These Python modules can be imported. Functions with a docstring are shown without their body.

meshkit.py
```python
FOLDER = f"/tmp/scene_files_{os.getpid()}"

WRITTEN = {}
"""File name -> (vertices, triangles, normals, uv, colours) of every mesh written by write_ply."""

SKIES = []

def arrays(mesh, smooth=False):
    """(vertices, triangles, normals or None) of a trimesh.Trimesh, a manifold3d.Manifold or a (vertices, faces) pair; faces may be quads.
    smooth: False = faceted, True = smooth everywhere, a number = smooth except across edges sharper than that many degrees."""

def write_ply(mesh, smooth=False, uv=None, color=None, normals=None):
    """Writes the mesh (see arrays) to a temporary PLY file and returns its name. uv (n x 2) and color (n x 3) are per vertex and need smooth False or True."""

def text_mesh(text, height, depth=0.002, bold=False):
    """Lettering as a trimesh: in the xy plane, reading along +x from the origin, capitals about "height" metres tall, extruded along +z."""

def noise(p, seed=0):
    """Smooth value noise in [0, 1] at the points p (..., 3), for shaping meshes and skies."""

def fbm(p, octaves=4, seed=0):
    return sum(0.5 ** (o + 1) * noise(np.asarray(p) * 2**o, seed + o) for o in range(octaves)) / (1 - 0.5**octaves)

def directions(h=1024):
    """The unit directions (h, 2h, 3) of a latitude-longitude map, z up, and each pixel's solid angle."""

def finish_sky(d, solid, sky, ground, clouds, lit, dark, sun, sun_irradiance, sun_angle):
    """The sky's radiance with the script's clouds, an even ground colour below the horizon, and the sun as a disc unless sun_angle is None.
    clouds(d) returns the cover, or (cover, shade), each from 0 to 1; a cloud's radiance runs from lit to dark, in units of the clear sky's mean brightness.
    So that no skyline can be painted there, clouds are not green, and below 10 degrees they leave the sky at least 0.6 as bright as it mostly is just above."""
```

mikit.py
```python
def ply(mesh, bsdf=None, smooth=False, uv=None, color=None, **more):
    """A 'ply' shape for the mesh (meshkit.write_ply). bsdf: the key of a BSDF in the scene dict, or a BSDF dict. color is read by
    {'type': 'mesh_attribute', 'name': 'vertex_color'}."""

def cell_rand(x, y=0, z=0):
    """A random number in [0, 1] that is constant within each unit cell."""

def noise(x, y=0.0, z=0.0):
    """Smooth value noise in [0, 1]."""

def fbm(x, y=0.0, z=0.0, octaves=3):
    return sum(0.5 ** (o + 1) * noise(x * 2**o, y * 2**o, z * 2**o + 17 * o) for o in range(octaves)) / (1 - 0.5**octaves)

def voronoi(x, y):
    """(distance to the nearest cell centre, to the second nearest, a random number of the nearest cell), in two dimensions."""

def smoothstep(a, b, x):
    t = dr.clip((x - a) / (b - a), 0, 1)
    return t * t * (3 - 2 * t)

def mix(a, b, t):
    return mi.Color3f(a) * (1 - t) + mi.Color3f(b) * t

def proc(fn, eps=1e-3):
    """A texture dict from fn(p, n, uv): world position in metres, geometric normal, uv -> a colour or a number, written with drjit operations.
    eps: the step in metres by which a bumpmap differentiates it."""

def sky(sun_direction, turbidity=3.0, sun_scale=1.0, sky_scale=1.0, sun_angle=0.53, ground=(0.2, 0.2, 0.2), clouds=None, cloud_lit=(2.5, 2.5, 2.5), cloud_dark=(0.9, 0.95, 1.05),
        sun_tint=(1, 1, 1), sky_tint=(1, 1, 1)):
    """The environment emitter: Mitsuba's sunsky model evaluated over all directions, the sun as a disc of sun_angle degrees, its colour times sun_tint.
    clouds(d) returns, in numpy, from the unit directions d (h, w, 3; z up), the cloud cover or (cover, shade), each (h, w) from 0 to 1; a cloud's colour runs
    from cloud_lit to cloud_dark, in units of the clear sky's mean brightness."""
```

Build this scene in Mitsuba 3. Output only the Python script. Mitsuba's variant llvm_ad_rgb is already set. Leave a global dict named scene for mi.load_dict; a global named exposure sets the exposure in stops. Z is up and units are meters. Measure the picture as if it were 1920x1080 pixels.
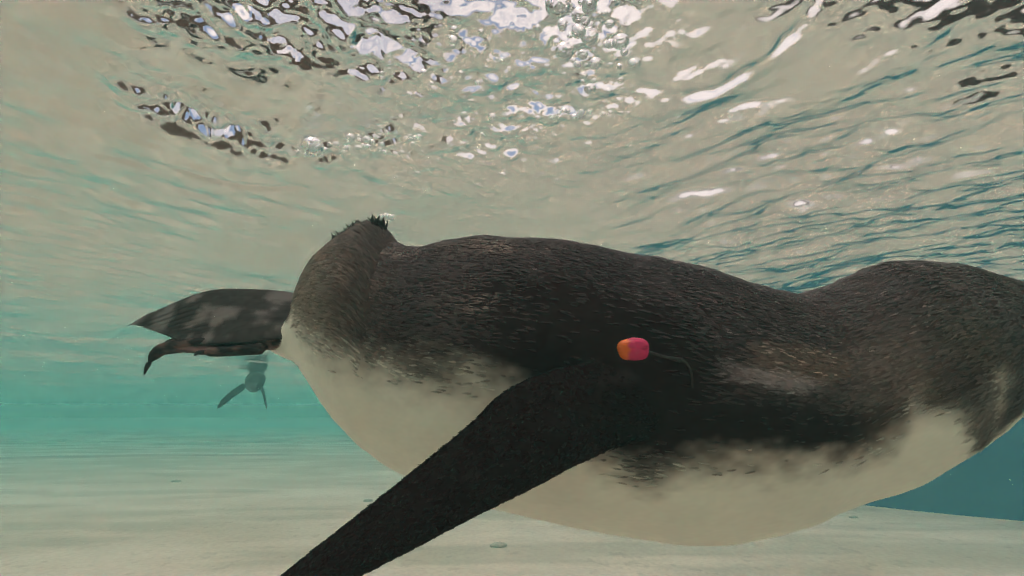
import math
import drjit as dr
import numpy as np, trimesh, manifold3d as m3, mitsuba as mi, mikit, meshkit
from scipy.interpolate import PchipInterpolator
from scipy.spatial import cKDTree

# ------------------------------------------------------------------ camera, sky, exposure
T = mi.ScalarTransform4f
F = 930.0                                  # focal length in pixels of a 1920 wide frame
PITCH = math.radians(14.2)
R_ = np.array([1.0, 0, 0]); F_ = np.array([0, math.cos(PITCH), math.sin(PITCH)]); U_ = np.array([0, -math.sin(PITCH), math.cos(PITCH)])
SURF, FLOOR = 0.266, -0.68                 # heights of the water surface and of the pool floor, camera at 0
scene, labels = {}, {}
scene['camera'] = {'type': 'perspective', 'fov': math.degrees(2 * math.atan(960 / F)), 'fov_axis': 'x', 'near_clip': 0.01, 'far_clip': 500.0,
                   'to_world': T().look_at(origin=[0, 0, 0], target=F_.tolist(), up=[0, 0, 1]), 'medium': {'type': 'ref', 'id': 'water_medium'}}


def cloud(d):
    p = d / np.maximum(d[..., 2:3] + 0.25, 0.05)
    c = meshkit.fbm(p * np.array([1.6, 1.6, 0]) + 4.0, 5)
    return np.clip((c - 0.22) * 6, 0, 1), np.clip((meshkit.fbm(p * np.array([2.6, 2.6, 0]) + 9.0, 4) - 0.5) * 2.5, 0, 1)


scene['sky'] = mikit.sky([-0.25, -0.15, 0.9], turbidity=3, sun_scale=0.25, sun_angle=14, clouds=cloud, cloud_lit=(3.0, 2.62, 2.5), cloud_dark=(1.7, 1.5, 1.6), sky_tint=(1.35, 1.0, 0.85), sun_tint=(1.15, 0.95, 0.85))
exposure = 0.92

# ------------------------------------------------------------------ water medium
scene['water_medium'] = {'type': 'homogeneous', 'albedo': {'type': 'rgb', 'value': [0.20, 0.67, 0.65]}, 'sigma_t': 0.130, 'phase': {'type': 'isotropic'}}


# ------------------------------------------------------------------ helpers
def numbered(name):
    k, i = name, 0
    while k in labels or k in scene or any(q.startswith(k + '__') for q in scene):
        i += 1
        k = f'{name}_{i:03d}'
    return k


def thing(name, label, category, group=None):
    k = numbered(name)
    labels[k] = {'label': label, 'category': category}
    if group: labels[k]['group'] = group
    return k


def part(parent, name, mesh, bsdf, smooth=True, label=None, kind=None, color=None, **more):
    k = numbered(parent + '__' + name)
    scene[k] = mikit.ply(mesh, bsdf, smooth=smooth, color=color, **more)
    if label or kind:
        labels[k] = {}
        if label: labels[k]['label'] = label
        if kind: labels[k]['kind'] = kind
    return k


def struct(name, mesh, bsdf, label, smooth=False, **more):
    scene[name] = mikit.ply(mesh, bsdf, smooth=smooth, **more)
    labels[name] = {'label': label, 'category': name.split('_')[-1], 'kind': 'structure'}


def at(px, py, z):
    """Point z metres ahead in the direction of pixel (px, py) of the 1920 x 1080 picture."""
    return z * ((np.asarray(px, float) - 960)[..., None] / F * R_ + (540 - np.asarray(py, float))[..., None] / F * U_ + F_) if np.ndim(px) else z * ((px - 960) / F * R_ + (540 - py) / F * U_ + F_)


def on_height(px, py, h):
    d = (px - 960) / F * R_ + (540 - py) / F * U_ + F_
    return d * h / d[2]


def fb(p, o=4, s=0): return meshkit.fbm(np.asarray(p, float), o, s)
def sstep(a, b, x):
    t = np.clip((x - a) / (b - a), 0, 1)
    return t * t * (3 - 2 * t)


def grid_closed(rings):
    """Closed tube mesh from rings (n, m, 3), with a pole at either end."""
    n, m = rings.shape[:2]
    v = np.vstack([rings.reshape(-1, 3), rings[0].mean(0), rings[-1].mean(0)])
    i, j = np.meshgrid(np.arange(n - 1), np.arange(m), indexing='ij')
    a, b, c, d = i * m + j, i * m + (j + 1) % m, (i + 1) * m + (j + 1) % m, (i + 1) * m + j
    f = np.concatenate([np.stack([a, b, c], -1).reshape(-1, 3), np.stack([a, c, d], -1).reshape(-1, 3)])
    k = np.arange(m)
    f = np.vstack([f, np.stack([k * 0 + n * m, (k + 1) % m, k], -1), np.stack([k * 0 + n * m + 1, (n - 1) * m + k, (n - 1) * m + (k + 1) % m], -1)])
    t = trimesh.Trimesh(v, f, process=False)
    if t.volume < 0: t.invert()
    return t


def tube(points, radii, sides=24, flat=1.0, axis=None, step=None):
    """A tapering closed tube along points; flat < 1 squashes it along axis."""
    p, r = np.asarray(points, float), np.asarray(radii, float)
    s = np.r_[0, np.cumsum(np.linalg.norm(np.diff(p, axis=0), axis=1))]
    n = max(8, int(s[-1] / (step or s[-1] / 40)))
    q = np.linspace(0, s[-1], n)
    P, Rr = PchipInterpolator(s, p)(q), PchipInterpolator(s, r)(q)
    t = np.gradient(P, axis=0); t /= np.linalg.norm(t, axis=1, keepdims=True)
    ax = np.array([0, 0, 1.0]) if axis is None else np.asarray(axis, float)
    a = ax - t * (t @ ax)[:, None]; a /= np.linalg.norm(a, axis=1, keepdims=True)
    b = np.cross(t, a)
    th = np.arange(sides) * 2 * np.pi / sides
    end = np.sin(np.clip(np.minimum(np.arange(n), np.arange(n)[::-1]) / 4, 0.02, 1) * np.pi / 2)
    Rr = Rr * end
    return grid_closed(P[:, None] + Rr[:, None, None] * (flat * np.cos(th)[None, :, None] * a[:, None] + np.sin(th)[None, :, None] * b[:, None]))


def man(t): return m3.Manifold(m3.Mesh(vert_properties=np.asarray(t.vertices, np.float32), tri_verts=np.asarray(t.faces, np.uint32)))
def tri(m):
    q = m.to_mesh()
    return trimesh.Trimesh(q.vert_properties[:, :3].astype(float), q.tri_verts, process=False)


def rounded_box(size, r):
    s = np.asarray(size) / 2 - r
    return tri(m3.Manifold.batch_hull([m3.Manifold.sphere(r, 24).translate([x * s[0], y * s[1], z * s[2]]) for x in (-1, 1) for y in (-1, 1) for z in (-1, 1)]))


# ------------------------------------------------------------------ materials
def rgb(*c): return {'type': 'rgb', 'value': list(c)}
def principled(col, rough=0.5, spec=0.4, **more): return {'type': 'twosided', 'b': {'type': 'principled', 'base_color': col, 'roughness': rough, 'specular': spec, **more}}
VC = {'type': 'mesh_attribute', 'name': 'vertex_color'}
scene['m_feather'] = principled(VC, 0.6, 0.02)
scene['m_flake'] = principled(VC, 0.34, 0.20)
scene['m_horn'] = principled(rgb(0.02, 0.019, 0.02), 0.35, 0.15)
scene['m_eye'] = principled(rgb(0.03, 0.012, 0.006), 0.1, 0.6)
scene['m_water'] = {'type': 'roughdielectric', 'distribution': 'ggx', 'alpha': 0.006, 'int_ior': 1.333, 'ext_ior': 1.0}
scene['m_speck'] = principled(rgb(0.75, 0.73, 0.66), 0.7, 0.2)
scene['m_air'] = {'type': 'dielectric', 'int_ior': 1.0, 'ext_ior': 1.333}


def floor_col(p, n, uv):
    big = mikit.fbm(p.x * 0.35, p.y * 1.1, 2.0, 4)
    mid = mikit.fbm(p.x * 1.3 + 7, p.y * 2.6, 5.0, 4)
    fine = mikit.fbm(p.x * 60, p.y * 60, 1.0, 3)
    c = mikit.mix((0.575, 0.475, 0.385), (0.75, 0.64, 0.54), mikit.smoothstep(0.3, 0.7, big * 0.5 + mid * 0.5))
    c = mikit.mix(c, mi.Color3f(0.42, 0.375, 0.30), 0.5 * mikit.smoothstep(0.56, 0.75, mikit.fbm(p.x * 0.8 + 3, p.y * 3.0 + 1, 9.0, 4)))
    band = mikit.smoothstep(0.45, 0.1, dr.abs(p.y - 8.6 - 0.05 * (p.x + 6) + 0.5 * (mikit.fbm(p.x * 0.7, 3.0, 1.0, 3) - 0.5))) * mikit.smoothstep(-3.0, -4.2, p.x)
    c = c * (1 - 0.30 * band * (0.5 + mid))                          # long darker band across the floor
    specks = mikit.smoothstep(0.70, 0.78, mikit.fbm(p.x * 16, p.y * 16, 4.0, 3))
    return c * (0.90 + 0.2 * fine) * (1 - 0.10 * specks)


def floor_bump(p, n, uv): return mikit.fbm(p.x * 25, p.y * 25, 0.0, 4)
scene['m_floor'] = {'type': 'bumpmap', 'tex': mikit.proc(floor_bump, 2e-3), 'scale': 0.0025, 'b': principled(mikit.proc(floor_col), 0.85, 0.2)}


def wall_col(p, n, uv):
    a = mikit.fbm(p.x * 1.5, p.y * 1.5, p.z * 4, 4)
    return mikit.mix((0.002, 0.024, 0.150), (0.004, 0.036, 0.190), a)
scene['m_wall'] = principled(mikit.proc(wall_col), 0.6, 0.3)
scene['m_wall_far'] = principled(mikit.proc(lambda p, n, uv: mikit.mix(floor_col(p, n, uv), mikit.mix((0.22, 0.56, 0.53), (0.28, 0.64, 0.60), mikit.fbm(p.x * 0.6, p.y * 0.6, p.z * 3, 4)), mikit.smoothstep(FLOOR - 0.02, FLOOR + 0.34, p.z + 0.12 * (mikit.fbm(p.x * 0.5, p.y * 0.5, 1.0, 3) - 0.5)))), 0.7, 0.1)  # foot fades from floor colour to turquoise: haze put into the paint
scene['m_rock'] = principled(mikit.proc(lambda p, n, uv: mikit.mix((0.035, 0.026, 0.02), (0.11, 0.085, 0.065), mikit.fbm(p.x * 2, p.y * 2, p.z * 2, 4))), 0.9, 0.2)
scene['m_deck'] = principled(mikit.proc(lambda p, n, uv: mikit.mix((0.25, 0.23, 0.2), (0.38, 0.36, 0.32), mikit.fbm(p.x * 3, p.y * 3, 0, 4))), 0.9, 0.2)
scene['m_stone'] = principled(mikit.proc(lambda p, n, uv: mikit.mix((0.30, 0.28, 0.24), (0.5, 0.47, 0.4), mikit.fbm(p.x * 200, p.y * 200, p.z * 200, 3))), 0.8, 0.3)

# ------------------------------------------------------------------ the pool: floor, wall, deck
W = 42.0
n = 260
gx = np.sign(np.linspace(-1, 1, n)) * np.abs(np.linspace(-1, 1, n)) ** 2.2 * (W - 0.5)
X, Y = np.meshgrid(gx, gx, indexing='ij')
def floor_z(X, Y):
    p = np.stack([X, Y, X * 0], -1)
    return FLOOR + 0.10 * (fb(p * np.array([0.22, 0.5, 1]), 3, 5) - 0.5) * np.clip((np.hypot(X, Y) - 1.0) / 3, 0, 1)
V = np.stack([X, Y, floor_z(X, Y)], -1).reshape(-1, 3)
i, j = np.meshgrid(np.arange(n - 1), np.arange(n - 1), indexing='ij')
Q = np.stack([i * n + j, (i + 1) * n + j, (i + 1) * n + j + 1, i * n + j + 1], -1).reshape(-1, 4)
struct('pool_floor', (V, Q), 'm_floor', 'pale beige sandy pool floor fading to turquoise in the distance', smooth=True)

A, B = on_height(1680, 950, FLOOR), on_height(1550, 937, FLOOR)
along = (B - A) / np.linalg.norm(B - A); along[2] = 0; along /= np.linalg.norm(along)
back = np.array([along[1], -along[0], 0.0]);
if back @ A < 0: back = -back
def slab(a0, a1, b0, b1, z0, z1):
    c = [A * [1, 1, 0] + along * x + back * y for x, y in ((a0, b0), (a1, b0), (a1, b1), (a0, b1))]
    m = m3.Manifold.batch_hull([m3.Manifold.hull_points(np.array([[*q[:2], z] for q in c for z in (z0, z1)]))])
    return tri(m)
CORNER = 2.6
k = thing('pool_wall', 'dark teal blue painted pool wall rising from the floor under the chest of the banded penguin', 'wall')
part(k, 'face', slab(-9, CORNER, 0, 0.3, FLOOR - 0.2, SURF + 0.12), 'm_wall', smooth=False)
part(k, 'side_face', slab(CORNER - 0.3, CORNER, 0.3, 26, FLOOR - 0.2, SURF + 0.12), 'm_wall', smooth=False)
part(k, 'coping', slab(-9, CORNER + 0.04, -0.04, 0.36, SURF + 0.12, SURF + 0.18), 'm_deck', smooth=False)
struct('pool_deck', slab(-9, CORNER - 0.3, 0.36, 26, FLOOR - 0.2, SURF + 0.15), 'm_deck', 'grey concrete deck beyond the pool wall, above the water')

# far turquoise wall on the left, its foot rounded into the floor
def sweep_wall(p0, p1, prof):
    p0, p1 = np.asarray(p0, float), np.asarray(p1, float)
    n_ = np.array([p1[1] - p0[1], p0[0] - p1[0]]); n_ /= np.linalg.norm(n_)
    if n_ @ (-p0) < 0: n_ = -n_                                     # towards the camera
    V = [[*(p + n_ * a), z] for p in (p0, p1) for a, z in prof]
    m_ = len(prof)
    F4 = [[q, (q + 1) % m_, m_ + (q + 1) % m_, m_ + q] for q in range(m_)]
    return np.array(V), np.array(F4)
prof = [(4.5 * (1 - t), FLOOR - 0.09 + 0.65 * t ** 2.2) for t in np.linspace(0, 1, 14)] + [(0, SURF + 0.12), (-0.3, SURF + 0.12), (-0.3, FLOOR - 0.3), (4.5, FLOOR - 0.3)]
k = thing('pool_wall', 'pale turquoise pool wall far behind the tail, rounded into the floor', 'wall')
V_, F_4 = sweep_wall((-26, 14.6), (6.0, 17.0), prof)
part(k, 'face', (V_, F_4), 'm_wall_far', smooth=40)
bk = m3.Manifold.hull_points(np.array([[x, y, z] for x, y in ((-26, 14.9), (6, 17.3), (6, 36), (-26, 36)) for z in (FLOOR - 0.2, SURF + 0.10)]))
struct('far_bank', tri(bk), 'm_deck', 'grey bank of ground behind the far pool wall')
# dark rockwork above the water line, seen only through the ripples
tt_, hh_ = np.meshgrid(np.linspace(0, 1, 160), np.linspace(0, 1, 60), indexing='ij')
def ridge(sgn_):
    base = np.stack([-25 + 22 * tt_, 17.6 + 22 * tt_ * 2 / 32 + sgn_ * (2.2 - 1.5 * hh_), SURF + 0.05 + hh_ * (4.4 + 5.0 * fb(np.stack([tt_ * 9, tt_ * 0, tt_ * 0], -1), 3, 2)) * np.minimum(1, 12 * np.minimum(tt_, 1 - tt_))], -1)
    return base + 0.9 * (fb(base * 0.8, 4, 6) - 0.5)[..., None] * np.array([0.6, 1, 0.25]) * hh_[..., None] ** 0.5
fa, fbk = ridge(-1), ridge(1)
loop = np.concatenate([fa, fbk[:, ::-1]], axis=1)
rk = thing('rock_bank', 'dark brown rockwork standing on the bank behind the turquoise wall', 'rock')
scene[rk] = mikit.ply(grid_closed(loop), 'm_rock', smooth=False)

# pebbles
def pebble(px, py, size, label, seed):
    t = trimesh.creation.icosphere(3, 1.0)
    v = t.vertices * (1 + 0.35 * (fb(t.vertices * 1.3 + seed, 3, seed) - 0.5)[:, None]) * np.array([1, 0.6, 0.32]) * size
    c = on_height(px, py, FLOOR); c[2] = floor_z(np.array(c[0]), np.array(c[1])) + size * 0.15
    k = thing('pebble', label, 'pebble')
    scene[k] = mikit.ply(trimesh.Trimesh(v + c, t.faces, process=False), 'm_stone', smooth=True)
pebble(935, 1025, 0.045, 'small flat grey pebble on the pale floor under the penguin belly', 3)
pebble(690, 945, 0.04, 'small whitish pebble on the pale floor just left of the dark flipper', 8)

pebble(330, 905, 0.05, 'small grey pebble lying far left on the pale floor below the distant penguin', 5)
pebble(1600, 968, 0.03, 'tiny flat pebble on the pale floor in front of the dark blue wall', 6)

# ------------------------------------------------------------------ water: one closed body with a wavy top
rng = np.random.default_rng(11)
def comps(n, l0, l1, rms, a0=0.0, a1=2 * np.pi):
    lam = np.exp(rng.uniform(math.log(l0), math.log(l1), n))
    return lam, rng.uniform(a0, a1, n), rng.uniform(0, 2 * np.pi, n), rms * math.sqrt(2 / n) * lam / (2 * np.pi)
SWELL = comps(36, 0.16, 1.1, 0.050)
RIPPLE = comps(90, 0.008, 0.14, 0.105)
COMBED = comps(70, 0.009, 0.11, 0.185, math.radians(90 - 35 - 28), math.radians(90 - 35 + 28))   # running away to the right
COMBED_LONG = comps(26, 0.10, 0.38, 0.085, math.radians(90 - 35 - 25), math.radians(90 - 35 + 25))
def wave(X, Y, cell):
    wx, wy = X + 0.05 * np.sin(3.1 * Y + 1), Y + 0.05 * np.sin(2.7 * X)
    p = np.stack([X, Y, X * 0], -1)
    gust = sstep(0.44, 0.66, fb(p * 2.4, 3, 21))                          # calm and rough patches
    right = sstep(-0.12, 0.25, X - 0.20 * Y + 0.25 * (fb(p * 3.0, 3, 4) - 0.5)) * (0.40 + 0.8 * sstep(0.35, 0.6, fb(p * np.array([3.4, 3.4, 1]), 3, 77)))
    z = np.zeros_like(X)
    right = right * (0.35 + 0.65 * sstep(0.28, 0.60, np.hypot(X, Y)))
    for (lam, ang, ph, amp), mask in ((SWELL, 1.0), (RIPPLE, 0.40 + 1.1 * gust), (COMBED, right), (COMBED_LONG, right)):
        for L, a, f, A_ in zip(lam, ang, ph, amp):
            k = 2 * np.pi / L
            u = np.sin(k * (wx * math.cos(a) + wy * math.sin(a)) + f)
            z += A_ * np.clip(L / (4 * cell) - 0.5, 0, 1) * mask * (0.6 * u + 0.4 * (np.exp(1.6 * (u - 1)) * 2 - 0.6))
    return SURF + z


def extra(X, Y):
    """Local disturbances: steep wake crests and the broken water over the penguin."""
    p = np.stack([X, Y, X * 0], -1)
    z = np.zeros_like(X)
    for pts, w, h in CRESTS:
        q = np.asarray(pts)
        if len(q) > 2: q = PchipInterpolator(np.linspace(0, 1, len(q)), q)(np.linspace(0, 1, 25))
        d = np.full(X.shape, 9.0); tt = np.zeros(X.shape)
        for ii, (a, b) in enumerate(zip(q[:-1], q[1:])):
            ab = b - a
            t = np.clip(((X - a[0]) * ab[0] + (Y - a[1]) * ab[1]) / (ab @ ab), 0, 1)
            dd = np.hypot(X - a[0] - t * ab[0], Y - a[1] - t * ab[1])
            tt = np.where(dd < d, (ii + t) / (len(q) - 1), tt)
            d = np.minimum(d, dd)
        wob = fb(p * 22, 3, 3)
        z += h * np.exp(-((d + 0.004 * (fb(p * 60, 2, 6) - 0.5)) / w) ** 2) * sstep(0.36, 0.62, wob) * 1.3 * np.sin(np.pi * np.clip(tt, 0, 1)) ** 0.6
    for c, rad, h, s in CHURN:
        g = np.exp(-(np.hypot(X - c[0], Y - c[1]) / rad) ** 2)
        z += h * g * (fb(p * s, 3, 31) - 0.5) * 2
    return z


def s2(px, py): return on_height(px, py, SURF)[:2]
CRESTS = [([s2(1560, -40), s2(1500, 60), s2(1420, 140), s2(1330, 185), s2(1250, 190), s2(1180, 165)], 0.0065, 0.0030),
          ([s2(300, -40), s2(370, 20), s2(430, 85), s2(480, 130)], 0.007, 0.0034),
          ([s2(600, 10), s2(680, 50), s2(740, 85), s2(830, 130)], 0.009, 0.0045),
          ([s2(200, 140), s2(290, 185), s2(400, 235), s2(500, 270), s2(620, 300)], 0.012, 0.0085),
          ([s2(220, 185), s2(330, 235), s2(450, 275), s2(560, 300)], 0.008, 0.0055),
          ([s2(270, 290), s2(380, 325), s2(500, 350), s2(600, 352)], 0.007, 0.0026),
          ([s2(980, 205), s2(1060, 222), s2(1140, 214), s2(1220, 200)], 0.006, 0.0028)]
CHURN = [(s2(720, 110), 0.045, 0.0065, 55), (s2(720, 262), 0.035, 0.0075, 75), (s2(585, 275), 0.030, 0.0085, 75), (s2(300, 185), 0.035, 0.0075, 60), (s2(400, 232), 0.040, 0.0085, 60), (s2(490, 262), 0.035, 0.0095, 65), (s2(440, 250), 0.03, 0.0085, 60), (s2(620, 60), 0.05, 0.0065, 50), (s2(340, 20), 0.04, 0.006, 45), (s2(500, 20), 0.04, 0.006, 45), (s2(900, 230), 0.13, 0.0032, 60), (s2(960, 330), 0.22, 0.0018, 80),
         (s2(1080, 70), 0.040, 0.004, 60), (s2(1085, 212), 0.030, 0.0045, 75), (s2(900, 40), 0.08, 0.003, 30)]
na, nb = 820, 110
half = math.radians(64)
az = np.r_[np.linspace(-half, half, na), np.linspace(half, 2 * np.pi - half, nb + 2)[1:-1]] + 0.0
M = len(az)
rr = [0.05]
while rr[-1] < 58: rr.append(rr[-1] * (1.0046 if 0.18 < rr[-1] < 4.5 else 1.015))
rr = np.array(rr)
RR, AZ = np.meshgrid(rr, az, indexing='ij')
X, Y = RR * np.sin(AZ), RR * np.cos(AZ)
X, Y = np.clip(X, -W, W), np.clip(Y, -W, W)
Z = wave(X, Y, RR * np.where((RR > 0.18) & (RR < 4.5), 0.0046, 0.015)) + extra(X, Y)
Z[(np.abs(X) >= W) | (np.abs(Y) >= W)] = SURF
nr = len(rr)
V = np.stack([X, Y, Z], -1).reshape(-1, 3)
i, j = np.meshgrid(np.arange(nr - 1), np.arange(M), indexing='ij')
a, b, c, d = i * M + j, (i + 1) * M + j, (i + 1) * M + (j + 1) % M, i * M + (j + 1) % M
Fc = np.concatenate([np.stack([a, c, b], -1).reshape(-1, 3), np.stack([a, d, c], -1).reshape(-1, 3)])
V = np.vstack([V, [[0, 0, SURF]]])
kk = np.arange(M)
Fc = np.vstack([Fc, np.stack([kk * 0 + nr * M, (kk + 1) % M, kk], -1)])
nrm = np.cross(V[Fc[:, 1]] - V[Fc[:, 0]], V[Fc[:, 2]] - V[Fc[:, 0]])
if nrm[:, 2].sum() < 0: Fc = Fc[:, ::-1]
good = np.abs(nrm).sum(1) > 1e-14
Fc = Fc[good]
o = len(V)
zb = FLOOR - 1.0
skirt = np.array([[sx * W, sy * W, z] for z in (SURF, zb) for sx, sy in ((-1, -1), (1, -1), (1, 1), (-1, 1))])
sf = []
for q in range(4):
    p0, p1 = o + q, o + (q + 1) % 4
    sf += [[p0, p0 + 4, p1 + 4], [p0, p1 + 4, p1]]
sf += [[o + 4, o + 6, o + 5], [o + 4, o + 7, o + 6]]
st = trimesh.Trimesh(skirt, np.array(sf) - o, process=False)
if (st.face_normals[-1][2]) > 0: st.faces = st.faces[:, ::-1]
sidef = st.faces.copy()
for f_ in range(8):
    cn = st.triangles[f_].mean(0) * [1, 1, 0]
    if st.face_normals[f_] @ cn < 0: sidef[f_] = sidef[f_][::-1]
top = trimesh.Trimesh(V, Fc, process=False)
tv, tf, tn = meshkit.arrays(top, True)
# the skirt's own normals are flat: give every side its own vertices
sv = skirt[sidef.reshape(-1)]; sn = np.repeat(trimesh.Trimesh(skirt, sidef, process=False).face_normals, 3, 0)
allv, allf, alln = np.vstack([tv, sv]), np.vstack([tf, np.arange(len(sv)).reshape(-1, 3) + len(tv)]), np.vstack([tn, sn])
path = meshkit.write_ply(trimesh.Trimesh(allv, allf, process=False), False, normals=alln)
scene['water'] = {'type': 'ply', 'filename': path, 'face_normals': False, 'bsdf': {'type': 'ref', 'id': 'm_water'}, 'interior': {'type': 'ref', 'id': 'water_medium'}}
labels['water'] = {'label': 'clear pool water seen from below with a rippled silvery surface', 'category': 'water', 'kind': 'structure'}

# ------------------------------------------------------------------ the near penguin
NS, NT = 620, 300
ST = np.array([  # station, upper and lower outline, distance
    (512, 632, 660, .445), (530, 612, 668, .443), (552, 585, 676, .44), (570, 548, 690, .438), (590, 498, 712, .436), (615, 464, 742, .433), (640, 444, 772, .43), (670, 427, 806, .427), (700, 417, 836, .424),
    (722, 428, 852, .422), (745, 450, 868, .42), (780, 458, 886, .416), (850, 445, 915, .408), (930, 438, 942, .402), (1000, 441, 959, .398), (1100, 454, 979, .394), (1180, 467, 994, .392), (1250, 480, 1001, .39),
    (1320, 497, 1001, .39), (1400, 522, 990, .39), (1460, 540, 972, .39), (1500, 545, 956, .39), (1550, 534, 938, .39), (1620, 508, 914, .39), (1680, 488, 888, .392), (1760, 490, 838, .395), (1840, 512, 790, .40),
    (1920, 532, 752, .41), (2000, 540, 730, .42), (2080, 536, 724, .43), (2150, 536, 722, .435), (2210, 542, 712, .44), (2260, 562, 697, .443), (2285, 582, 678, .445), (2300, 606, 654, .446)], float)
fT, fB, fD = (PchipInterpolator(ST[:, 0], ST[:, k]) for k in (1, 2, 3))
w = np.linspace(0, 1, NS)
u = 512 + (2300 - 512) * (0.62 * w + 0.38 * (0.5 - 0.5 * np.cos(np.pi * w)))
cz = fD(u)
yc, hp = (fT(u) + fB(u)) / 2, (fB(u) - fT(u)) / 2
h0 = hp / F * cz
adep = 0.92 * h0
bh = hp / F * np.sqrt(np.maximum(cz ** 2 - adep ** 2, 1e-6))
th = np.arange(NT) * 2 * np.pi / NT
C = at(u, yc, 1.0) * cz[:, None]
sgn = lambda x, e: np.sign(x) * np.abs(x) ** e
rings = C[:, None] + bh[:, None, None] * np.sin(th)[None, :, None] * U_ - adep[:, None, None] * np.cos(th)[None, :, None] * F_
US, TS = np.broadcast_to(u[:, None], (NS, NT)), np.broadcast_to(th[None], (NS, NT))
# gentle unevenness of the plumage
P3 = rings.reshape(-1, 3)
nn = (np.sin(TS)[..., None] * U_ - np.cos(TS)[..., None] * F_).reshape(-1, 3)
ends = sstep(512, 560, US).reshape(-1) * sstep(2300, 2240, US).reshape(-1)
P3 = P3 + nn * (0.006 * (fb(P3 * 22, 3, 2) - 0.5) * ends)[:, None]
rings = P3.reshape(NS, NT, 3)
body_t = grid_closed(rings)

# colouring of the plumage, in body coordinates: station u along the back and v = sine of the angle round the body
B_u = np.array([500, 560, 620, 680, 740, 800, 860, 920, 980, 1040, 1100, 1160, 1220, 1300, 1400, 1480, 1540, 1570, 1600, 1640, 1700, 1800, 1900, 2000, 2300])
B_y = np.array([600, 592, 606, 640, 662, 672, 680, 682, 700, 745, 800, 810, 800, 792, 800, 800, 775, 710, 640, 585, 575, 585, 600, 612, 620])
fV = PchipInterpolator(B_u, (((fT(np.clip(B_u, 512, 2300)) + fB(np.clip(B_u, 512, 2300))) / 2) - B_y) / ((fB(np.clip(B_u, 512, 2300)) - fT(np.clip(B_u, 512, 2300))) / 2))
band_u = np.array([700, 1540, 1585, 1640, 1700, 1760, 1840])     # dark breast band, as its height v round the chest
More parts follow.
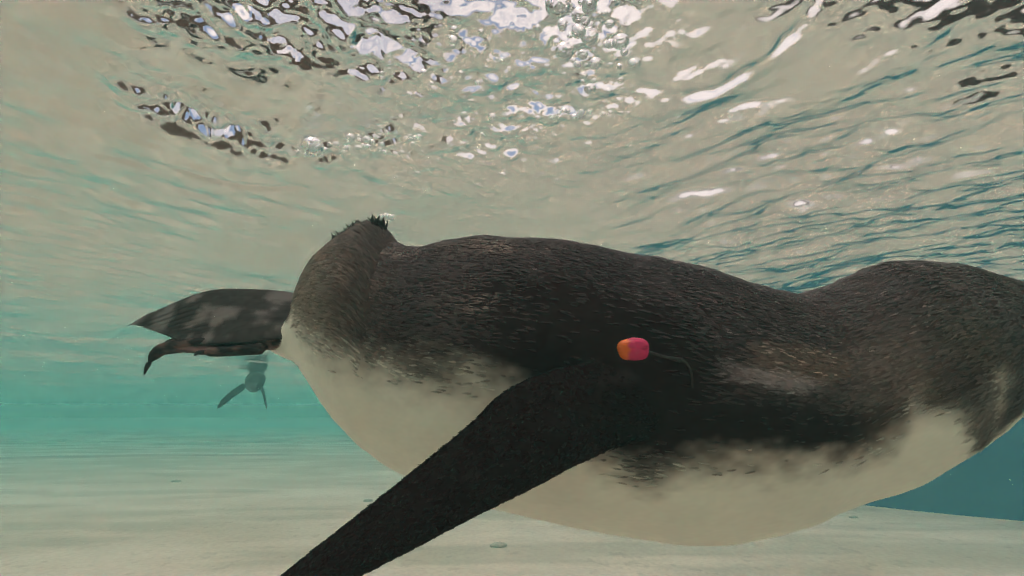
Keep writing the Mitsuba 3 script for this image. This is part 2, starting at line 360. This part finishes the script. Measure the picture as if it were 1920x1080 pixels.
def plumage(u, v, p):
    """Linear colour and darkness of the plumage."""
    n1 = fb(p * np.array([38, 38, 38]), 4, 7) - 0.5
    n2 = fb(p * np.array([90, 160, 160]), 3, 9) - 0.5
    soft = np.interp(u, [500, 640, 900, 1000, 1200, 1500, 1600], [0.24, 0.30, 0.24, 0.18, 0.18, 0.2, 0.3])
    d = sstep(-soft, soft, v - fV(u) + 0.26 * n1 + 0.16 * n2)
    # breast band running down and forward across the chest
    cu = 1600 + (0.45 - v) * 118
    bd = sstep(62, 10, np.abs(u - cu) + 70 * n1 + 30 * n2) * sstep(-0.75, -0.55, v)
    d = np.maximum(d, 0.93 * bd)
    face = sstep(1660, 1740, u + 60 * n1) * sstep(-0.72, -0.45, v + 0.3 * n1)                       # dark head with a pale sweep behind the eye
    sweep = sstep(0.22, 0.12, np.abs(v - 0.32 - (u - 2150) * 0.0016)) * sstep(2020, 2060, u) * sstep(2240, 2200, u)
    d = np.maximum(d, face * (1 - sweep))
    brown = sstep(800, 600, u)[..., None] * 0.9 + 0.12 * sstep(1380, 1540, u)[..., None]
    streak = 0.6 + 0.9 * fb(p * np.array([120, 420, 420]), 3, 13)
    dark = (np.array([0.031, 0.0215, 0.023]) * (1 - brown) + np.array([0.150, 0.120, 0.102]) * brown) * streak[..., None]
    pit = np.maximum(sstep(235, 90, np.hypot((u - 1085) * 0.9, (v - 0.20) * 300) + 90 * n1), sstep(1.0, 0.55, np.hypot((u - 1330) / 290, (v + 0.02) / 0.30) + 0.5 * n1))   # shade by the wing root painted in, plus the black flank
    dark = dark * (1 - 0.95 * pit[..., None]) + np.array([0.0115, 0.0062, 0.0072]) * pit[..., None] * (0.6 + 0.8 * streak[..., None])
    tan = 0.55 * sstep(60, 15, np.hypot((u - 1400) * 0.55, (v - 0.46) * 420) + 110 * n1)           # tan feathers at the shoulder
    dark = dark + np.array([0.10, 0.07, 0.05]) * tan[..., None] * streak[..., None]
    ridge = sstep(0.075, 0.02, np.abs(v - 0.325 + 0.00012 * (u - 1350)) + 0.08 * n2) * sstep(1255, 1310, u + 30 * n1) * sstep(1440, 1390, u + 30 * n1)   # upper arm highlight painted as a pale streak behind the bead
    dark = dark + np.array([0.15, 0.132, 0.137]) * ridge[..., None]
    grey = sstep(1440, 1530, u + 70 * n1) * sstep(1640, 1580, u + 40 * n1) * sstep(-0.22, 0.0, v + 0.2 * n1) * sstep(0.75, 0.45, v)   # grey brown side of the neck
    dark = dark + np.array([0.040, 0.032, 0.027]) * grey[..., None] * streak[..., None]
    white = np.array([0.82, 0.775, 0.685]) * (0.93 + 0.14 * fb(p * 30, 3, 17))[..., None] * (1 - 0.10 * fb(p * np.array([200, 500, 500]), 2, 19))[..., None]
    dull = sstep(1530, 1600, u) * sstep(-0.22, 0.10, v + 0.3 * n1) * sstep(2000, 1900, u)
    white = white * (1 - dull[..., None]) + np.array([0.060, 0.047, 0.038]) * dull[..., None] * (0.5 + fb(p * np.array([60, 140, 140]), 3, 23))[..., None]
    return white * (1 - d[..., None]) + dark * d[..., None], np.maximum(d, dull), pit


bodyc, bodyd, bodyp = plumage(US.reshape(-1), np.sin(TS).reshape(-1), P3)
src_p, src_c = [P3], [bodyc]

# flipper, swept back and down towards the viewer
FL = np.array([  # upper edge x, y, lower edge x, y, distance of both, half thickness
    (1300, 655, 1420, 760, .322, .318, .009), (1185, 668, 1300, 810, .304, .304, .010), (1060, 688, 1190, 830, .288, .287, .010), (950, 735, 1090, 868, .270, .268, .009),
    (880, 800, 1000, 915, .258, .254, .0078), (770, 890, 884, 972, .244, .240, .0068), (650, 985, 768, 1033, .232, .228, .0058), (530, 1080, 648, 1095, .222, .219, .005),
    (450, 1148, 540, 1160, .214, .212, .004), (405, 1195, 450, 1200, .210, .208, .0025)], float)
sF = np.linspace(0, 1, len(FL)); qF = np.linspace(0, 1, 260)
I = PchipInterpolator(sF, FL)(qF)
E1, E2 = at(I[:, 0], I[:, 1], 1.0) * I[:, 4:5], at(I[:, 2], I[:, 3], 1.0) * I[:, 5:6]
ctr, wid = (E1 + E2) / 2, (E1 - E2) / 2
tg = np.gradient(ctr, axis=0); tg /= np.linalg.norm(tg, axis=1, keepdims=True)
nf = np.cross(tg, wid); nf /= np.linalg.norm(nf, axis=1, keepdims=True)
thF = np.arange(96) * 2 * np.pi / 96
ring = ctr[:, None] + np.cos(thF)[None, :, None] * wid[:, None] + (I[:, 6][:, None] * np.sin(thF)[None] * (0.35 + 0.65 * np.sqrt(np.clip((1 - np.cos(thF)) / 2, 0, 1)))[None])[..., None] * nf[:, None]
flip_t = grid_closed(ring)
FP = ring.reshape(-1, 3)
fu, fv = np.repeat(qF, 96), np.tile(np.cos(thF), 260)
side = np.tile(np.sin(thF), 260)
fc = np.array([0.0125, 0.0066, 0.0076])[None] * (0.6 + 0.9 * fb(FP * np.array([260, 260, 260]), 3, 5))[:, None]
lite = sstep(0.30, 0.05, np.abs(fv - 0.55)) * sstep(0.28, 0.05, fu) * 0.6                # shoulder highlight put into the colour as a greyer patch
fc = fc + lite[:, None] * np.array([0.03, 0.027, 0.03])
src_p.append(FP); src_c.append(fc)
pieces = [man(body_t), man(flip_t)]

# far flipper, mostly hidden behind the breast
f2 = np.array([at(1290, 760, .45), at(1200, 800, .49), at(1130, 820, .54), at(1060, 830, .60), at(1010, 835, .64)])
far_t = tube(f2, [.032, .034, .030, .022, .008], 48, 0.22, axis=[0, -0.3, 1])
pieces.append(man(far_t)); src_p.append(far_t.vertices); src_c.append(np.tile([0.016, 0.0155, 0.016], (len(far_t.vertices), 1)))

# feet trailing behind, each a shank with three webbed toes
claws = []
def foot(pts, rad, toes, shade):
    out = [tube(pts, rad, 28, 0.85)]
    for tp, tr in toes:
        out.append(tube(tp, tr, 20, 0.8))
        a, b = np.asarray(tp[-2]), np.asarray(tp[-1])
        claws.append((a, b))
    for (p0, _), (p1, _) in zip(toes[:-1], toes[1:]):                 # web
        n_ = min(len(p0), len(p1)) - 1
        m = [m3.Manifold.batch_hull([m3.Manifold.sphere(0.0014, 10).translate(list(q)) for q in (p0[k], p1[k], p0[k + 1], p1[k + 1])]) for k in range(n_)]
        for q in m: out.append(tri(q))
    for t in out:
        pieces.append(man(t)); v = np.asarray(t.vertices)
        pk = sstep(0.42, 0.62, fb(v * 95, 3, 4)) * shade
        src_p.append(v); src_c.append(np.array([0.022, 0.020, 0.021]) * (1 - pk[:, None]) + np.array([0.15, 0.095, 0.085]) * pk[:, None])
foot([at(590, 630, .435), at(550, 634, .435), at(515, 638, .436), at(480, 643, .437)], [.014, .012, .010, .008],
     [([at(500, 652, .425), at(450, 657, .42), at(405, 660, .418), at(380, 661, .417)], [.007, .0055, .005, .003]),
      ([at(490, 640, .437), at(420, 643, .437), at(350, 648, .437), at(305, 655, .437), at(285, 672, .437), at(278, 684, .437)], [.008, .007, .0075, .0065, .0045, .0025]),
      ([at(490, 634, .446), at(430, 632, .452), at(370, 632, .458), at(335, 636, .460), at(320, 640, .46)], [.007, .0055, .005, .004, .003])], 0.8)
foot([at(590, 600, .47), at(550, 602, .475), at(515, 606, .48), at(480, 612, .485)], [.014, .012, .010, .008],
     [([at(500, 618, .475), at(450, 624, .472), at(405, 630, .47), at(385, 634, .47)], [.007, .0055, .005, .003]),
      ([at(490, 614, .487), at(430, 618, .49), at(370, 622, .495), at(340, 630, .495)], [.007, .006, .005, .003]),
      ([at(490, 606, .495), at(440, 606, .50), at(390, 606, .505), at(360, 610, .505)], [.007, .0055, .005, .003])], 0.3)
whole = m3.Manifold.batch_boolean(pieces, m3.OpType.Add)
mesh = tri(whole)
near_ = sstep(0.055, 0.030, np.linalg.norm(mesh.vertices - at(1225, 735, .296), axis=1))[:, None]
ed = mesh.edges_unique
ed = ed[(near_[ed[:, 0], 0] > 0) | (near_[ed[:, 1], 0] > 0)]
vv = np.array(mesh.vertices)
for _ in range(90):
    sm = np.zeros_like(vv); ct = np.zeros(len(vv))
    for a_, b_ in ((0, 1), (1, 0)):
        for c_ in range(3): sm[:, c_] += np.bincount(ed[:, a_], vv[ed[:, b_], c_], len(vv))
        ct += np.bincount(ed[:, a_], minlength=len(vv))
    vv = vv + 0.5 * near_ * np.where(ct[:, None] > 0, sm / np.maximum(ct, 1)[:, None] - vv, 0)
mesh.vertices = vv
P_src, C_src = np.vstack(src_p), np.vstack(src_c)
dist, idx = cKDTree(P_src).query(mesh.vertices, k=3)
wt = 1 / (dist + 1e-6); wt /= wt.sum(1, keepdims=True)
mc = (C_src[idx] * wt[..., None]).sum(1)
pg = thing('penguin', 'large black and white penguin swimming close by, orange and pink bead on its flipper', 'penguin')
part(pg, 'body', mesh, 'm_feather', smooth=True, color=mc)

# plumage: small overlapping feathers lying towards the tail, and a fringe on the flipper
fr = np.random.default_rng(5)
def flakes(P, dirs, nrm_, L, Wd, lift, col):
    k = len(P)
    s = np.cross(nrm_, dirs); s /= np.linalg.norm(s, axis=1, keepdims=True)
    up = nrm_
    b = P - up * 0.0006
    m1 = P + dirs * (L * 0.45)[:, None] + up * (L * lift * 0.6)[:, None]
    t = P + dirs * L[:, None] + up * (L * lift)[:, None]
    l, r = m1 - s * Wd[:, None], m1 + s * Wd[:, None]
    mid = m1 + up * (Wd * 0.35)[:, None]
    V = np.stack([b, l, mid, r, t], 1)
    Fq = np.array([[0, 2, 1], [0, 3, 2], [1, 2, 4], [2, 3, 4]])
    F2 = (np.arange(k)[:, None, None] * 5 + Fq[None]).reshape(-1, 3)
    cc = np.stack([col, col * 0.95, col, col * 0.95, col * 1.25], 1)
    return V.reshape(-1, 3), F2, cc.reshape(-1, 3)
du = np.gradient(rings, axis=0); dv = np.gradient(rings, axis=1)
NB = np.cross(du, dv); NB /= np.linalg.norm(NB, axis=2, keepdims=True) + 1e-12
if (NB[300, 0] @ F_) > 0: NB = -NB
area = np.linalg.norm(np.cross(du, dv), axis=2)
dd = bodyd.reshape(NS, NT)
prob = (area * np.clip(dd - 0.30, 0, 1) * (1 - 0.97 * bodyp.reshape(NS, NT)) * ((US > 545) & (US < 2230))).reshape(-1); prob /= prob.sum()
pick = fr.choice(NS * NT, 52000, p=prob)
jit = fr.normal(0, 1, (len(pick), 3)) * 0.0012
Pk = rings.reshape(-1, 3)[pick]
dr_ = -du.reshape(-1, 3)[pick]; dr_ /= np.linalg.norm(dr_, axis=1, keepdims=True)
nk = NB.reshape(-1, 3)[pick]
dr_ = dr_ + np.cross(nk, dr_) * fr.normal(0, 0.11, len(pick))[:, None]
dr_ -= nk * (dr_ * nk).sum(1)[:, None]; dr_ /= np.linalg.norm(dr_, axis=1, keepdims=True)
jit -= nk * (jit * nk).sum(1)[:, None]
alt = (fr.random(len(pick)) < bodyd[pick])[:, None]
edge_ = (np.clip(bodyd[pick] * (1 - bodyd[pick]) * 4, 0, 1) * 0.55 * sstep(1560, 1480, US.reshape(-1)[pick]))[:, None]
pure = np.where(alt, np.array([0.045, 0.037, 0.035]), np.array([0.50, 0.46, 0.40]))
colk = (bodyc[pick] * (1 - edge_) + pure * edge_) * np.exp(fr.normal(0, 0.17, len(pick)))[:, None] * np.where((fr.random(len(pick)) < 0.015 + 0.12 * sstep(0.5, 0.62, fb(rings.reshape(-1, 3)[pick] * 26, 2, 41))) & (US.reshape(-1)[pick] > 980) & (US.reshape(-1)[pick] < 1720) & (np.sin(TS.reshape(-1)[pick]) > 0.40), fr.uniform(1.6, 3.4, len(pick)), 1.0)[:, None] * np.where(bodyd[pick] > .5, 1, 1.02)[:, None]  # some upper back feathers brightened: wet glints put into their colour
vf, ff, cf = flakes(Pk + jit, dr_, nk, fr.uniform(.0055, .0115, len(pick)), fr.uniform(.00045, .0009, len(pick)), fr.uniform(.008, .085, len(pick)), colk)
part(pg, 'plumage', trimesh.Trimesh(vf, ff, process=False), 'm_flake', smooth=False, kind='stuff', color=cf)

# scale-like feathers of the flipper
def more_flakes(name, P, dirs, nrm_, col, L, Wd, lift):
    dirs = dirs - nrm_ * (dirs * nrm_).sum(1)[:, None]
    dirs = dirs + np.cross(nrm_, dirs) * fr.normal(0, .12, len(P))[:, None]
    dirs /= np.linalg.norm(dirs, axis=1, keepdims=True)
    k = len(P)
    v_, f_, c_ = flakes(P, dirs, nrm_, fr.uniform(*L, k), fr.uniform(*Wd, k), fr.uniform(*lift, k), col / 1.05)
    part(pg, name, trimesh.Trimesh(v_, f_, process=False), 'm_feather', smooth=False, kind='stuff', color=c_)
fi = fr.integers(12, 245, 5200); fj = fr.integers(0, 96, 5200)
gn = np.cross(np.gradient(ring, axis=0), np.gradient(ring, axis=1)); gn /= np.linalg.norm(gn, axis=2, keepdims=True) + 1e-12
if (gn[120, 24] @ (ring[120, 24] - ctr[120])) < 0: gn = -gn
more_flakes('flipper_plumage', ring[fi, fj], tg[fi] + 0.25 * wid[fi] / np.linalg.norm(wid[fi], axis=1, keepdims=True), gn[fi, fj], np.array([0.0135, 0.0078, 0.0086]) * np.exp(fr.normal(0, .12, (5200, 1))), (.0030, .0054), (.0006, .0012), (.004, .035))

# tail: a fan of stiff narrow feathers
for q in range(11):
    s = q / 10
    b0 = at(575, 562 + 52 * s, .435 + 0.05 * (1 - s))
    tipx = [238, 250, 262, 273, 284, 294, 304, 313, 322, 330, 338][q]
    tipy = [611, 613, 616, 619, 622, 625, 628, 631, 633, 635, 637][q]
    t0 = at(tipx, tipy, .47 + 0.05 * (0.5 - s))
    mid_ = at((575 + tipx) / 2 + 10, (575 + 40 * s + tipy) / 2 - 38 * (1 - s) , .455 + 0.05 * (0.5 - s))
    tf_ = tube([b0, mid_, mid_ * 0.22 + t0 * 0.78 + U_ * 0.0015 * (1 - s), t0], [.0085, .0120, .0085, .0008], 16, 0.22, axis=[0.1, -0.75, 0.66])
    cc = np.tile([0.045, 0.042, 0.042], (len(tf_.vertices), 1)) * (0.5 + 0.7 * fb(tf_.vertices * 160, 3, q) + 2.4 * sstep(0.5, 0.68, fb(tf_.vertices * 45, 3, 99)))[:, None]  # pale mottling: ripple reflections painted into the tail colour
    part(pg, 'tail_feather', tf_, 'm_feather', smooth=True, color=cc)
for a, b in claws:
    d_ = (b - a) / np.linalg.norm(b - a)
    part(pg, 'claw', tube([b - d_ * .003, b + d_ * .003, b + d_ * .007 - U_ * .003], [.0022, .0018, .0004], 12, 1.0), 'm_horn')
# ragged feathers on the rump that touch the surface
rp = []
for q in range(110):
    x_ = 722 - 95 * fr.random() ** 1.6
    c0 = at(x_, float(fT(x_)) + 5, .424 + fr.uniform(-.02, .01))
    rp.append((c0, fr.uniform(-1, 1)))
Pq = np.array([c for c, _ in rp]); lean = np.array([l for _, l in rp])
dq = U_ * 0.8 + R_ * (0.9 * lean[:, None] - 0.5); dq /= np.linalg.norm(dq, axis=1, keepdims=True)
nq = np.tile(-F_, (110, 1)) + fr.normal(0, .3, (110, 3)); nq -= dq * (nq * dq).sum(1)[:, None]; nq /= np.linalg.norm(nq, axis=1, keepdims=True)
vf, ff, cf = flakes(Pq, dq, nq, fr.uniform(.002, .011, 110), fr.uniform(.0004, .0016, 110), fr.uniform(-.3, .3, 110), np.tile([0.02, 0.018, 0.018], (110, 1)))
part(pg, 'rump_tuft', trimesh.Trimesh(vf, ff, process=False), 'm_flake', smooth=False, kind='stuff', color=cf)
# fringe along the flipper's trailing edge
sel = fr.integers(20, 250, 1500)
Pq = E1[sel]; dq = wid[sel] / np.linalg.norm(wid[sel], axis=1, keepdims=True) + tg[sel] * fr.uniform(1.2, 3.5, (1500, 1)); dq /= np.linalg.norm(dq, axis=1, keepdims=True)
Pq = Pq - dq * 0.003
nq = nf[sel]
vf, ff, cf = flakes(Pq, dq, nq, fr.uniform(.003, .0060, 1500), fr.uniform(.0004, .0009, 1500), fr.uniform(-.15, .15, 1500), np.tile([0.0085, 0.008, 0.0082], (1500, 1)))
part(pg, 'flipper_fringe', trimesh.Trimesh(vf, ff, process=False), 'm_flake', smooth=False, kind='stuff', color=cf)
# head: bill and eyes
bill = tube([at(2270, 624, .444), at(2340, 631, .446), at(2420, 641, .448), at(2470, 654, .449)], [.017, .013, .009, .002], 32, 1.15)
part(pg, 'bill', bill, 'm_horn')
for sd in (-1, 1):
    e = at(2205, 610, .44) + F_ * sd * 0.037
    part(pg, 'eye', trimesh.Trimesh(trimesh.creation.icosphere(3, 0.0055).vertices + e, trimesh.creation.icosphere(3, 0.0055).faces, process=False), 'm_eye')

# ------------------------------------------------------------------ identity bead on the flipper
def bead_col(p, n, uv):
    t = mikit.smoothstep(BEAD_X - 0.0045, BEAD_X - 0.0012, p.x + 0.002 * (mikit.noise(p.x * 400, p.y * 400, p.z * 400) - 0.5))
    return mikit.mix((0.75, 0.15, 0.03), (0.55, 0.03, 0.12), t)
bc = at(1186, 654, .268)
BEAD_X = float(bc[0])
scene['m_bead'] = principled(mikit.proc(bead_col), 0.35, 0.2)
scene['m_strap'] = principled(rgb(0.016, 0.015, 0.016), 0.3, 0.3)
s_ = .268 / F
bd = m3.Manifold.batch_hull([m3.Manifold.sphere(r * s_, 64).translate([x * s_, y * s_, z * s_]) for x, y, z, r in
    ((-14, 0, 2, 15), (-11, 0, -6, 15), (3, 0, 2, 19.5), (3, 0, -3, 19), (14, 2, 4, 16), (14, -2, 4, 16), (14, 2, -5, 15.5), (14, -2, -5, 15.5))])
hole = m3.Manifold.batch_hull([m3.Manifold.sphere(r * s_, 24).translate([x * s_, -16 * s_, 3 * s_]) for x, r in ((10, 2.2), (18, 4.0), (26, 5.0))])
bd = bd - hole
bm = tri(bd.refine_to_length(0.0012)); 
M3 = np.stack([R_, F_, U_], 1)
bm.vertices = bm.vertices @ M3.T + bc
tg_ = thing('flipper_tag', 'orange and pink bead on a black cord round the shoulder of the near flipper', 'tag')
part(tg_, 'bead', bm, 'm_bead', smooth=50)
part(tg_, 'cord', tube([at(1196, 652, .270), at(1222, 662, .272), at(1250, 670, .276), at(1278, 674, .281), at(1292, 690, .286), at(1298, 720, .292), at(1296, 750, .297)], [.0009] * 7, 12), 'm_strap')

# ------------------------------------------------------------------ the far penguin, seen from behind
def far_penguin():
    z = 3.25
    P = lambda x, y, dz=0.0: at(x, y, z + dz)
    v = []
    body = tube([P(474, 733, -.10), P(476, 724, -.05), P(478, 716, .0), P(479, 712, .12), P(480, 710, .26)], [.020, .046, .058, .062, .035], 48, 0.9)
    fl = tube([P(462, 722), P(448, 730), P(432, 742), P(418, 754), P(407, 767)], [.022, .026, .024, .020, .006], 32, 0.35, axis=[0.2, -0.9, 0.3])
    fr_ = tube([P(488, 722), P(493, 735), P(497, 750), P(500, 768)], [.016, .016, .012, .004], 32, 0.4, axis=[1, 0, 0])
    m = m3.Manifold.batch_boolean([man(t) for t in (body, fl, fr_)], m3.OpType.Add)
    t = tri(m)
    v = np.asarray(t.vertices)
    ctr_ = P(478, 716)
    low = sstep(0.0, -0.03, (v - ctr_)[:, 2] + 0.03 * (fb(v * 30, 3, 2) - .5)) * (np.abs((v - ctr_)[:, 0]) < 0.05)
    col = np.array([0.03, 0.03, 0.032]) * (1 - low[:, None]) + np.array([0.09, 0.09, 0.09]) * low[:, None]
    k = thing('penguin', 'small distant hazy penguin hanging at the surface in turquoise water, both flippers spread down', 'penguin')
    part(k, 'body', t, 'm_feather', smooth=True, color=col)
far_penguin()

# ------------------------------------------------------------------ specks drifting in the water
sp = np.random.default_rng(3)
ico = trimesh.creation.icosphere(1, 1.0)
sv_, sf_ = [], []
for q in range(420):
    zz = 0.35 + 3.2 * sp.random() ** 1.3
    c0 = np.array([sp.uniform(-1.3, 1.3) * zz, zz, sp.uniform(FLOOR + 0.05, SURF - 0.03)])
    if sp.random() < 0.5: c0[2] = sp.uniform(0.05, SURF - 0.02)
    sv_.append(ico.vertices * np.array([1, .8, .6]) * sp.uniform(.0003, .0008) * (0.6 + 0.5 * zz) + c0); sf_.append(ico.faces + len(ico.vertices) * q)
scene['drifting_specks'] = mikit.ply(trimesh.Trimesh(np.vstack(sv_), np.vstack(sf_), process=False), 'm_speck', smooth=True)
labels['drifting_specks'] = {'label': 'tiny pale specks drifting in the pool water', 'category': 'specks', 'kind': 'stuff'}

# ------------------------------------------------------------------ air bubbles under the surface
bub = np.random.default_rng(8)
def bubble(px, py, r, dz, label, group):
    c = on_height(px, py, SURF - r * 1.3 - dz)
    k = thing('air_bubble', label, 'bubble', group)
    t = trimesh.creation.icosphere(3, r)
    v = t.vertices * np.array([1, 1, 0.82]) + c
    scene[k] = mikit.ply(trimesh.Trimesh(v, t.faces, process=False), 'm_air', smooth=True)
SP = [(1085, 60, 55, 70, 34, .0036), (700, 265, 80, 22, 40, .0022), (585, 282, 28, 14, 18, .0028), (1150, 130, 60, 60, 16, .0020), (1085, 212, 80, 10, 26, .0020), (880, 130, 130, 80, 30, .0018), (820, 320, 190, 90, 55, .0012), (725, 408, 10, 6, 6, .0035), (960, 270, 300, 110, 60, .0010)]
NAMES = [('clear air bubble in the dense cluster beside the bright sky patch at top centre', 'bubbles of the dense cluster'),
         ('small air bubble in the white foamy streak above the rump tuft', 'bubbles of the foamy streak'),
         ('small air bubble at the right end of the dark broken streak', 'bubbles at the end of the dark streak'),
         ('small air bubble in the loose trail right of the dense bubble cluster', 'bubbles of the loose trail'),
         ('small air bubble in the thin row above the middle of the back', 'bubbles of the thin row'),
         ('tiny air bubble scattered just below the bright sky patch', 'bubbles below the sky patch'),
         ('tiny air bubble scattered singly under the surface above the back', 'single bubbles above the back'),
         ('air bubble clinging to the feather tuft on the rump', 'bubbles on the rump tuft'),
         ('tiny air bubble scattered singly under the surface above the back', 'single bubbles above the back')]
for (x0, y0, sx, sy, cnt, r0), (lb_, gr_) in zip(SP, NAMES):
    for _ in range(cnt):
        bubble(bub.normal(x0, sx * 0.6), bub.normal(y0, sy * 0.6), r0 * math.exp(bub.normal(0, .4)), abs(bub.normal(0, .006)), lb_, gr_)
